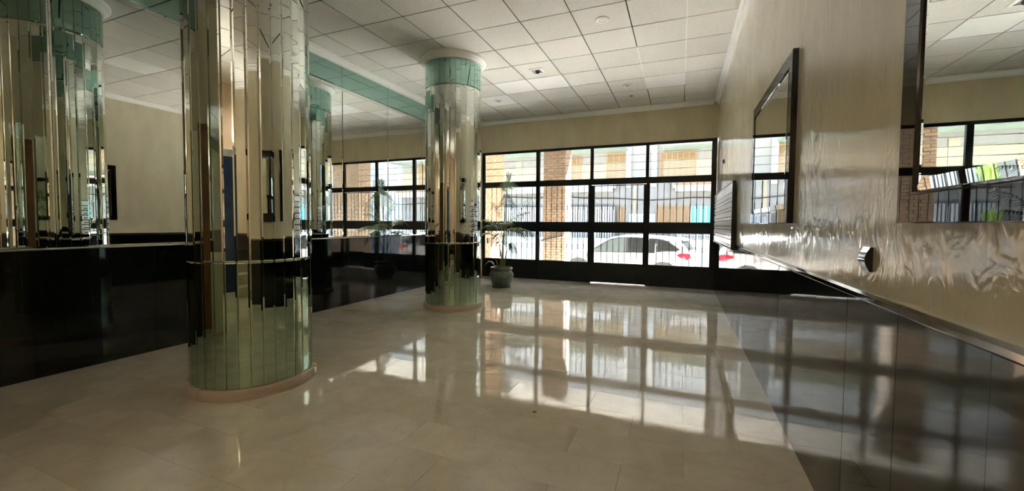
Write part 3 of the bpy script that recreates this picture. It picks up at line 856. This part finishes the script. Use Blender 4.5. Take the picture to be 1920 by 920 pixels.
# brick pillars
def brick_pillar(x0, x1, y0, y1, label, single=False):
    t = thing('brick_pillar', label, 'pillar', ((x0 + x1) / 2, (y0 + y1) / 2, -0.52), 'brick pillars of the porch')
    hx, hy = (x1 - x0) / 2, (y1 - y0) / 2
    ht = 4.27
    MB().box(-hx + 0.012, hx - 0.012, -hy + 0.012, hy - 0.012, 0, ht).build('mortar_core', M['mortar_shaded'], t)
    ch = 0.075
    rows = int(ht / ch)
    nb = max(2, round(2 * hx / 0.225))
    bl = 2 * hx / nb
    def bmesh_(wd):
        q = bevbox(wd - 0.012, ch - 0.012, 0.10, 0.003)
        return MB().add([(x, -z, y) for x, y, z in q.v], q.f).mesh('brick', M['brick_shaded'])
    full, half = bmesh_(bl), bmesh_(bl / 2)
    stuff = MB()
    for r in range(rows):
        z = ch * (r + 0.5)
        xs = [(-hx + bl * (i + 0.5), full) for i in range(nb)] if r % 2 == 0 else \
             [(-hx + bl * 0.25, half)] + [(-hx + bl * (i + 1), full) for i in range(nb - 1)] + [(hx - bl * 0.25, half)]
        for x, me in xs:
            dep = -hy + 0.098 + random.uniform(-0.002, 0.002)
            if single and -0.3 < z - 0.52 < 3.2:
                link('brick', me, t, (x, dep, z))
            else:
                wd = bl if me is full else bl / 2
                stuff.box(x - wd / 2 + 0.006, x + wd / 2 - 0.006, -hy, -hy + 0.1, z - ch / 2 + 0.006, z + ch / 2 - 0.006)
        n2 = max(2, round((2 * hy - 0.12) / 0.225)); l2 = (2 * hy - 0.12) / n2
        for s in (-1, 1):
            sh = 0 if r % 2 == 0 else l2 / 2
            y = -hy + 0.112 - (0 if sh == 0 else 0)
            while y < hy - 0.02:
                y2 = min(y + (l2 if sh == 0 else sh), hy)
                sh = 0
                stuff.box(s * hx - s * 0.1, s * hx, y, y2 - 0.012, z - ch / 2 + 0.006, z + ch / 2 - 0.006)
                y = y2
    tag(stuff.build('side_brickwork', M['brick_shaded'], t), kind='stuff')
    return t
brick_pillar(-3.61, -2.96, 11.0, 11.6, 'shade-darkened brick pillar standing free in front of the second gate bay', True)
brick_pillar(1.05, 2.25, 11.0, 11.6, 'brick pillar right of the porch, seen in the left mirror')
# side wall of the porch in brick, its face turned to the right
sw = thing('brick_side_wall', 'orange brick side wall of the porch behind the palm', 'wall', (-4.75, 9.55, -0.015))
MB().box(-0.20, 0.238, -0.72, 0.72, 0, 3.75).build('mortar_core', M['mortar'], sw)
def sb(wd):
    q = bevbox(wd - 0.012, 0.063, 0.06, 0.003)
    return MB().add([(z, x, y) for x, y, z in q.v], q.f).mesh('brick', M['brick'])
sfull, shalf = sb(0.24), sb(0.12)
for r in range(50):
    z = 0.075 * (r + 0.5)
    row = [(-0.72 + 0.24 * (i + 0.5), sfull) for i in range(6)] if r % 2 == 0 else [(-0.66, shalf)] + [(-0.72 + 0.24 * (i + 1), sfull) for i in range(5)] + [(0.66, shalf)]
    if r < 44 and r > 2:
        for y, me in row:
            link('brick', me, sw, (0.185 + random.uniform(-0.002, 0.002), y, z))
intercom = thing('intercom', 'small dark intercom on the orange brick side wall', 'intercom', (-4.504, 9.28, 0.74))
bb = bevbox(0.10, 0.13, 0.03, 0.004)
MB().add([(z, x, y + 0.065) for x, y, z in bb.v], bb.f).build('case', M['dark'], intercom)
MB().tube([(0.03, 0, 0.09), (0.036, 0, 0.09)], 0.02, 12).build('button', M['chrome'], intercom)
hr = thing('handrail', 'dark sloping handrail fixed to the free-standing brick pillar', 'handrail', (-3.28, 10.99, 0.85))
MB().tube([(-0.34, -0.08, -0.08), (0.31, -0.08, 0.07)], 0.032, 10).build('rail', M['strap'], hr, 40)
for x in (-0.18, 0.22):
    MB().tube([(x, 0.005, -0.09 + 0.23 * (x + 0.34) - 0.03), (x, -0.05, -0.10 + 0.23 * (x + 0.34) - 0.02), (x, -0.08, -0.08 + 0.23 * (x + 0.34))], 0.010, 8).build('bracket', M['strap'], hr, 40)

# ------------------------------------------------------------------ building across the street
FY = 19.0
bld = thing('apartment_building', 'pale rendered house across the street with ochre shutters', 'building', (0, FY, -0.52))
zo = -0.52
def bp(name, mb, mt, parent=bld, stuff=False):
    mb.v = [(x, y - FY, z - zo) for x, y, z in mb.v]
    o = mb.build(name, M[mt], parent)
    if stuff: o['kind'] = 'stuff'
    return o
bp('wall', MB().box(-16, 5.4, FY, FY + 0.4, zo, 6.0), 'facade')
bp('wall', MB().box(5.4, 30, FY + 1.2, FY + 1.6, zo, 9), 'facade_white')
bp('added_storey', MB().box(-16, 9, FY + 5.0, FY + 5.4, 5.8, 10.0), 'facade_white')  # added above the sightline to keep blue sky out of the reflections
bp('added_terrace', MB().box(-16, 9, FY + 0.4, FY + 5.0, 5.6, 5.8), 'facade')  # roof added to join that storey to the house front
bp('balcony_slab', MB().box(-16, -2.25, FY - 1.35, FY, 4.52, 4.9), 'mint')
bp('balcony_slab', MB().box(-0.75, 5.4, FY - 1.35, FY, 4.45, 4.85), 'mint')
bp('balcony_front', MB().box(-16, -2.2, FY - 1.40, FY - 1.35, 4.50, 5.6), 'facade_white')
bp('balcony_front', MB().box(-0.8, 5.4, FY - 1.40, FY - 1.35, 4.43, 5.6), 'facade_white')
bp('pilaster', MB().box(-2.32, -2.10, FY - 0.12, FY, 2.9, 6.0), 'facade_white')
bp('pilaster', MB().box(-1.24, -1.02, FY - 0.12, FY, 2.9, 6.0), 'facade_white')
bp('pilaster', MB().box(-1.98, -1.86, FY - 0.06, FY, 1.6, 3.2), 'facade_cream')
bp('cream_dado', MB().box(-16, -2.32, FY - 0.04, FY, 3.1, 4.05), 'facade_cream')
bp('cream_dado', MB().box(-0.75, 5.4, FY - 0.04, FY, 3.1, 4.05), 'facade_cream')
bp('cornice', MB().box(-16, -2.75, FY - 0.55, FY, 2.86, 3.08).box(-16, -2.85, FY - 0.45, FY, 2.72, 2.86), 'facade_white')
bp('cornice', MB().box(-0.35, 5.4, FY - 0.55, FY, 2.80, 3.08).box(-0.25, 5.4, FY - 0.45, FY, 2.66, 2.80), 'facade_white')
bp('brick_band', MB().box(-0.30, 5.4, FY - 0.565, FY - 0.55, 2.90, 3.02), 'brick')
def shutter(x0, x1, z0, z1, y=FY):
    s = bp('shutter', MB().box(x0 - 0.05, x1 + 0.05, y - 0.05, y, z1, z1 + 0.05).box(x0 - 0.05, x0, y - 0.05, y, z0, z1).box(x1, x1 + 0.05, y - 0.05, y, z0, z1).box(x0, x1, y - 0.012, y, z0, z1), 'shutter')
    mb = MB()
    n = int((z1 - z0) / 0.06)
    for i in range(n):
        z = z0 + (z1 - z0) * i / n
        mb.prism([(y - 0.050, z), (y - 0.024, z), (y - 0.012, z + 0.052), (y - 0.034, z + 0.052)], 0, x0, x1)
    bp('slats', mb, 'shutter', s, True)
    k = max(2, round((x1 - x0) / 0.24))
    for i in range(1, k):
        x = x0 + (x1 - x0) * i / k
        bp('ladder_tape', MB().box(x - 0.012, x + 0.012, y - 0.056, y - 0.048, z0, z1), 'facade_cream', s)
for a in ((-3.15, -2.36, 3.15, 4.42), (-0.86, 0.50, 3.25, 4.36), (-4.78, -4.40, 3.2, 4.38), (-0.95, 0.28, 1.05, 2.03), (-2.63, -2.40, 1.0, 2.03), (2.6, 4.2, 3.15, 4.36)):
    shutter(*a)
bp('cream_jamb', MB().box(-7.65, -7.35, FY - 0.06, FY, 3.2, 4.3), 'facade_cream')
# white vertical-board gate along the left
for i in range(52):
    x = -8.6 + i * 0.113
    bp('gate_board', MB().box(x, x + 0.07, FY - 0.30, FY - 0.27, zo + 0.05, 2.05), 'facade_white')
bp('gate_rail', MB().box(-8.65, -2.75, FY - 0.27, FY - 0.23, 1.98, 2.10), 'strap')
bp('gate_back', MB().box(-8.6, -2.75, FY - 0.20, FY - 0.16, zo, 2.0), 'facade')
# barred window with a white surround, turquoise awning curtain, lime banner
w1 = bp('window', MB().box(-2.15, -1.05, FY - 0.05, FY, 0.9, 1.72), 'facade_white')
for i in range(8):
    x = -2.05 + i * 0.125
    bp('pane', MB().box(x, x + 0.07, FY - 0.056, FY - 0.05, 1.0, 1.62), 'window_blue', w1)
cur = thing('turquoise_curtain', 'turquoise and white striped awning curtain hung on the house opposite', 'awning', (0.8, FY - 0.08, 0.6))
n = 14
for i in range(n):
    x = -0.46 + i * 0.92 / n
    q = MB().add([(x, 0, 0), (x + 0.033, -0.03, 0), (x + 0.066, 0, 0), (x, 0.02, 1.44), (x + 0.033, -0.01, 1.44), (x + 0.066, 0.02, 1.44),
                  (x, 0.012, 0), (x + 0.066, 0.012, 0), (x, 0.032, 1.44), (x + 0.066, 0.032, 1.44)],
                 [(0, 1, 4, 3), (1, 2, 5, 4), (7, 6, 8, 9), (0, 3, 8, 6), (2, 7, 9, 5), (3, 4, 5, 9, 8), (1, 0, 6, 7, 2)])
    q.build('fold', M['turquoise'] if i % 3 else M['facade_white'], cur)
lime = thing('lime_shrub', 'lime green upright shrub against the white board gate behind the palm', 'shrub', (-8.2, FY - 0.75, -0.52))
q = MB()
for i in range(90):
    a_, r_ = random.uniform(0, 6.28), random.uniform(0, 0.24)
    c = Vector((r_ * math.cos(a_), r_ * math.sin(a_) * 0.7, random.uniform(1.2, 2.0)))
    ln, tw = random.uniform(0.35, 0.6), random.uniform(0, 3.14)
    tip = c + Vector((c.x * 0.5, c.y * 0.5, ln))
    wv = Vector((math.cos(tw), math.sin(tw), 0)) * 0.035
    md_ = c.lerp(tip, 0.45)
    q.add([c, md_ - wv, md_ + wv, tip], [(0, 1, 3), (0, 3, 2)])
tag(q.build('foliage', M['lime'], lime, recalc=False), kind='stuff')
for i in range(5):
    MB().tube([(0.04 * (i - 2), 0, 0), (0.05 * (i - 2), 0.02, 1.0), (0.08 * (i - 2), 0.03 * (i % 3 - 1), 1.9)], [0.016, 0.012, 0.005], 6).build('stem', M['stem'], lime, 40)
cable = MB()
pts = []
for i in range(60):
    x = -9 + i * 0.25
    z = 2.40 - 0.10 * math.exp(-((x + 1.6) / 1.2) ** 2) + 0.02 * math.sin(x * 2.1) - 0.02 * x
    pts.append((x, FY - 0.10, z))
tag(cable.tube(pts, 0.022, 6).build('facade_cable', M['strap'], None, 40), 'dark cable sagging across the house front opposite', 'cable')
# low white wall with pierced blocks
lw = thing('garden_wall', 'low white wall topped with pierced ornamental blocks behind the car', 'wall', (0, 17.6, -0.52))
MB().box(-16, 4.6, -0.1, 0.1, 0, 1.17).build('wall_body', M['facade_white'], lw)
bm_ = MB()
s = 0.13
for a, b_, c, d in ((-s, s, -s, -s + 0.025), (-s, s, s - 0.025, s), (-s, -s + 0.025, -s, s), (s - 0.025, s, -s, s)):
    bm_.box(a, b_, -0.05, 0.05, c, d)
for k in range(4):
    an = math.pi / 4 + k * math.pi / 2
    bm_.tube([(0.03 * math.cos(an), 0, 0.03 * math.sin(an)), (0.165 * math.cos(an), 0, 0.165 * math.sin(an))], 0.018, 6)
bm_.tube([(0.07 * math.cos(2 * math.pi * i / 12), 0, 0.07 * math.sin(2 * math.pi * i / 12)) for i in range(13)], 0.014, 6)
blk = bm_.mesh('pierced_block', M['facade_white'])
for i in range(18):
    link('pierced_block', blk, lw, (-0.05 + i * 0.265, 0, 1.17 + 0.13))
bp('wall_backing', MB().box(-0.4, 5.0, FY - 0.9, FY - 0.88, zo, 1.0), 'facade')  # grey render sheet standing behind the pierced blocks
# windows and balconies of the taller white block on the right (seen in the left mirror)
for r in range(3):
    for c in range(6):
        x, z = 5.9 + c * 2.1, 1.2 + r * 2.7
        f = bp('window', MB().box(x, x + 1.1, FY + 1.14, FY + 1.2, z, z + 1.4), 'facade_white')
        bp('pane', MB().box(x + 0.08, x + 0.52, FY + 1.12, FY + 1.14, z + 0.08, z + 1.32), 'window_blue', f)
        bp('pane', MB().box(x + 0.58, x + 1.02, FY + 1.12, FY + 1.14, z + 0.08, z + 1.32), 'window_blue', f)
for r in range(2):
    bp('balcony', MB().box(7.8, 11.5, FY + 0.3, FY + 1.2, 3.0 + r * 2.7, 3.15 + r * 2.7).box(7.8, 11.5, FY + 0.3, FY + 0.36, 3.15 + r * 2.7, 3.9 + r * 2.7), 'facade_white')

# ------------------------------------------------------------------ white hatchback
def interp(tab, x):
    for (x0, y0), (x1, y1) in zip(tab, tab[1:]):
        if x0 <= x <= x1:
            t = (x - x0) / (x1 - x0)
            return y0 + (y1 - y0) * t
    return tab[0][1] if x < tab[0][0] else tab[-1][1]
ROOF = [(-2.0, 0.72), (-1.97, 0.90), (-1.88, 1.02), (-1.66, 1.31), (-1.50, 1.385), (-1.1, 1.42), (-0.4, 1.455), (0.0, 1.44), (0.30, 1.385), (0.95, 1.035), (1.15, 0.985), (1.6, 0.90), (1.9, 0.78), (2.04, 0.62), (2.08, 0.50)]
BELT = [(-2.0, 0.72), (-1.95, 0.96), (-1.6, 0.985), (0.2, 0.925), (0.95, 0.905), (1.6, 0.84), (1.9, 0.72), (2.08, 0.48)]
HALF = [(-2.0, 0.60), (-1.94, 0.74), (-1.75, 0.82), (-1.2, 0.855), (1.2, 0.855), (1.7, 0.80), (1.95, 0.66), (2.08, 0.50)]
LOW = [(-2.0, 0.46), (-1.9, 0.30), (-1.5, 0.22), (1.6, 0.20), (1.95, 0.22), (2.08, 0.38)]
def side_y(x, z):
    b, r, hwid = interp(BELT, x), interp(ROOF, x), interp(HALF, x)
    if z <= b: return hwid
    return hwid * 0.965 - 0.44 * (z - b)
def make_car(label, loc, rz):
    car = thing('car', label, 'car', loc, None, rz)
    xs = [-2.0, -1.985, -1.95, -1.9, -1.82, -1.74, -1.66, -1.58, -1.5, -1.3, -1.1, -0.8, -0.4, 0.0, 0.15, 0.3, 0.5, 0.7, 0.85, 0.95, 1.05, 1.2, 1.4, 1.6, 1.75, 1.9, 1.98, 2.04, 2.08]
    body = MB()
    rows = []
    for x in xs:
        r, b, hwid, lo_ = interp(ROOF, x), interp(BELT, x), interp(HALF, x), interp(LOW, x)
        b = min(b, r - 0.02)
        sec = [(0.0, lo_), (hwid * 0.86, lo_), (hwid * 0.97, lo_ + 0.05), (hwid, lo_ + (b - lo_) * 0.45), (hwid * 0.995, lo_ + (b - lo_) * 0.72), (hwid * 0.965, b)]
        for f in (0.25, 0.5, 0.75, 0.92):
            z = b + (r - 0.015 - b) * f
            sec.append((side_y(x, z), z))
        sec += [(sec[-1][0] * 0.88, r - 0.006), (sec[-1][0] * 0.5, r), (0.0, r + 0.004)]
        full = [(-y, z) for y, z in sec[::-1][:-1]] + sec[:1] + sec[1:-1]
        full = [(y, z) for y, z in sec] + [(-y, z) for y, z in sec[-2:0:-1]]
        rows.append([(x, y, z) for y, z in full])
    k = len(rows[0])
    for rr in rows: body.v += rr
    for i in range(len(rows) - 1):
        for q in range(k):
            s = (q + 1) % k
            body.f.append((i * k + q, i * k + s, (i + 1) * k + s, (i + 1) * k + q))
    body.f.append(tuple(range(k))); body.f.append(tuple((len(rows) - 1) * k + q for q in range(k)))
    body.build('body', M['car_white'], car, 28)
    def glass_poly(name, pts, mt, sgn, off=0.018):
        mb = MB()
        n_ = len(pts)
        o = [(x, sgn * (side_y(x, z) + off), z) for x, z in pts]
        i_ = [(x, sgn * (side_y(x, z) - 0.03), z) for x, z in pts]
        cxm, czm = sum(p[0] for p in pts) / n_, sum(p[1] for p in pts) / n_
        mb.add(o + i_ + [(cxm, sgn * (side_y(cxm, czm) + off), czm)], [(i, (i + 1) % n_, 2 * n_) for i in range(n_)] + [tuple(range(n_, 2 * n_))[::-1]] + [(i, (i + 1) % n_, n_ + (i + 1) % n_, n_ + i) for i in range(n_)])
        mb.build(name, M[mt], car)
    for sgn in (-1, 1):
        glass_poly('window_surround', [(0.95, 0.93), (0.33, 1.325), (0.05, 1.39), (-0.3, 1.398), (-1.05, 1.365), (-1.33, 1.31), (-1.68, 1.08), (-1.6, 1.03), (-0.4, 0.95)], 'rubber', sgn, 0.008)
        glass_poly('front_window', [(0.84, 0.955), (0.30, 1.30), (0.05, 1.365), (-0.16, 1.375), (-0.20, 0.955), (0.4, 0.945)], 'car_glass_pale', sgn)
        glass_poly('rear_window', [(-0.26, 0.958), (-0.22, 1.378), (-0.6, 1.375), (-1.0, 1.345), (-1.02, 0.985)], 'car_glass', sgn)
        glass_poly('quarter_window', [(-1.08, 0.99), (-1.06, 1.338), (-1.30, 1.29), (-1.62, 1.09), (-1.58, 1.055)], 'car_glass', sgn)
        glass_poly('window_trim', [(0.90, 0.925), (0.90, 0.95), (-1.02, 0.982), (-1.02, 0.962)], 'rubber', sgn, 0.018)
        glass_poly('tail_lamp', [(-1.60, 0.93), (-1.72, 0.985), (-1.93, 0.965), (-1.955, 0.86), (-1.86, 0.80), (-1.70, 0.86)], 'red_lamp', sgn, 0.024)
        glass_poly('headlamp', [(1.55, 0.80), (1.92, 0.69), (1.98, 0.60), (1.72, 0.66)], 'car_glass_pale', sgn, 0.012)
        mm = MB().lathe([(0.0, -0.07), (0.07, -0.055), (0.095, 0.0), (0.075, 0.055), (0.0, 0.07)], 14)
        mm.v = [(0.80 + x * 0.7, sgn * (0.93 + y * 1.0), 1.0 + z) for x, y, z in mm.v]
        mm.build('side_mirror', M['car_white'], car, 50)
        for x, nm in ((0.02, 'door_handle'), (-0.92, 'door_handle')):
            MB().box(x - 0.09, x + 0.09, sgn * 0.850, sgn * 0.878, 0.80, 0.825).build(nm, M['car_white'], car)
        for x in (0.98, -0.24, -1.06):
            MB().box(x - 0.004, x + 0.004, sgn * 0.840, sgn * 0.859, 0.35, 0.90).build('door_gap', M['rubber'], car)
        for x in (1.26, -1.26):
            arch = MB()
            n_ = 24
            pts = [(x + 0.425 * math.cos(math.pi * i / n_), 0.305 + 0.425 * math.sin(math.pi * i / n_)) for i in range(n_ + 1)] + [(x - 0.425, 0.20), (x + 0.425, 0.20)]
            arch.prism(pts, 1, sgn * 0.60, sgn * 0.862)
            arch.build('wheel_arch', M['rubber'], car)
            wl = MB().lathe([(0.10, -0.095), (0.29, -0.095), (0.312, -0.075), (0.318, 0.0), (0.312, 0.075), (0.29, 0.095), (0.215, 0.098), (0.20, 0.075), (0.10, 0.07)], 32)
            wl.v = [(x + a_, sgn * 0.785 + sgn * c_, 0.318 + b2) for a_, b2, c_ in wl.v]
            wo = wl.build('wheel', M['rubber'], car, 40)
            hb = MB()
            for q in range(5):
                an = 2 * math.pi * q / 5
                hb.tube([(x, sgn * 0.872, 0.318), (x + 0.19 * math.cos(an), sgn * 0.872, 0.318 + 0.19 * math.sin(an))], [0.03, 0.022], 6)
            hb.tube([(x + 0.205 * math.cos(2 * math.pi * q / 24), sgn * 0.872, 0.318 + 0.205 * math.sin(2 * math.pi * q / 24)) for q in range(25)], 0.012, 6)
            hb.build('hub', M['alloy'], wo, 40)
    # windscreens follow the roof line
    def screen(name, tab, w0, w1):
        mb = MB()
        for x, z in tab: mb.v += [(x, -w0 * interp(HALF, x), z), (x, w0 * interp(HALF, x), z)]
        for x, z in tab: mb.v += [(x, -w0 * interp(HALF, x), z - 0.03), (x, w0 * interp(HALF, x), z - 0.03)]
        n_ = len(tab)
        for i in range(n_ - 1):
            mb.f += [(2 * i, 2 * i + 1, 2 * i + 3, 2 * i + 2), (2 * n_ + 2 * i + 2, 2 * n_ + 2 * i + 3, 2 * n_ + 2 * i + 1, 2 * n_ + 2 * i)]
        mb.f += [(0, 2 * n_, 2 * n_ + 1, 1), (2 * n_ - 2, 2 * n_ - 1, 4 * n_ - 1, 4 * n_ - 2)]
        mb.build(name, M['car_glass'], car)
    screen('windscreen', [(0.92, 1.062), (0.62, 1.222), (0.36, 1.362)], 0.66, 0)
    screen('rear_screen', [(-1.87, 1.048), (-1.77, 1.178), (-1.68, 1.296)], 0.66, 0)
    MB().box(-2.012, -1.995, -0.26, 0.26, 0.62, 0.73).build('number_plate', M['facade_white'], car)
    MB().prism([(-1.66, 1.30), (-1.74, 1.315), (-1.74, 1.335), (-1.45, 1.405)], 1, -0.52, 0.52).build('spoiler', M['car_white'], car)
    return car
# heading to the left of the picture, tail toward the entrance's right post
yaw = math.pi - math.radians(9)
def car_at(rear_wheel_xy, yaw, label):
    rx_, ry_ = -1.26, 0.86       # rear wheel on the near side (car's left when heading -x)
    cx = rear_wheel_xy[0] - (rx_ * math.cos(yaw) - ry_ * math.sin(yaw))
    cy = rear_wheel_xy[1] - (rx_ * math.sin(yaw) + ry_ * math.cos(yaw))
    return make_car(label, (cx, cy, -0.52), yaw)
car_at((-0.43, 12.05), yaw, 'white hatchback with a red tail lamp parked outside the right gate bays')
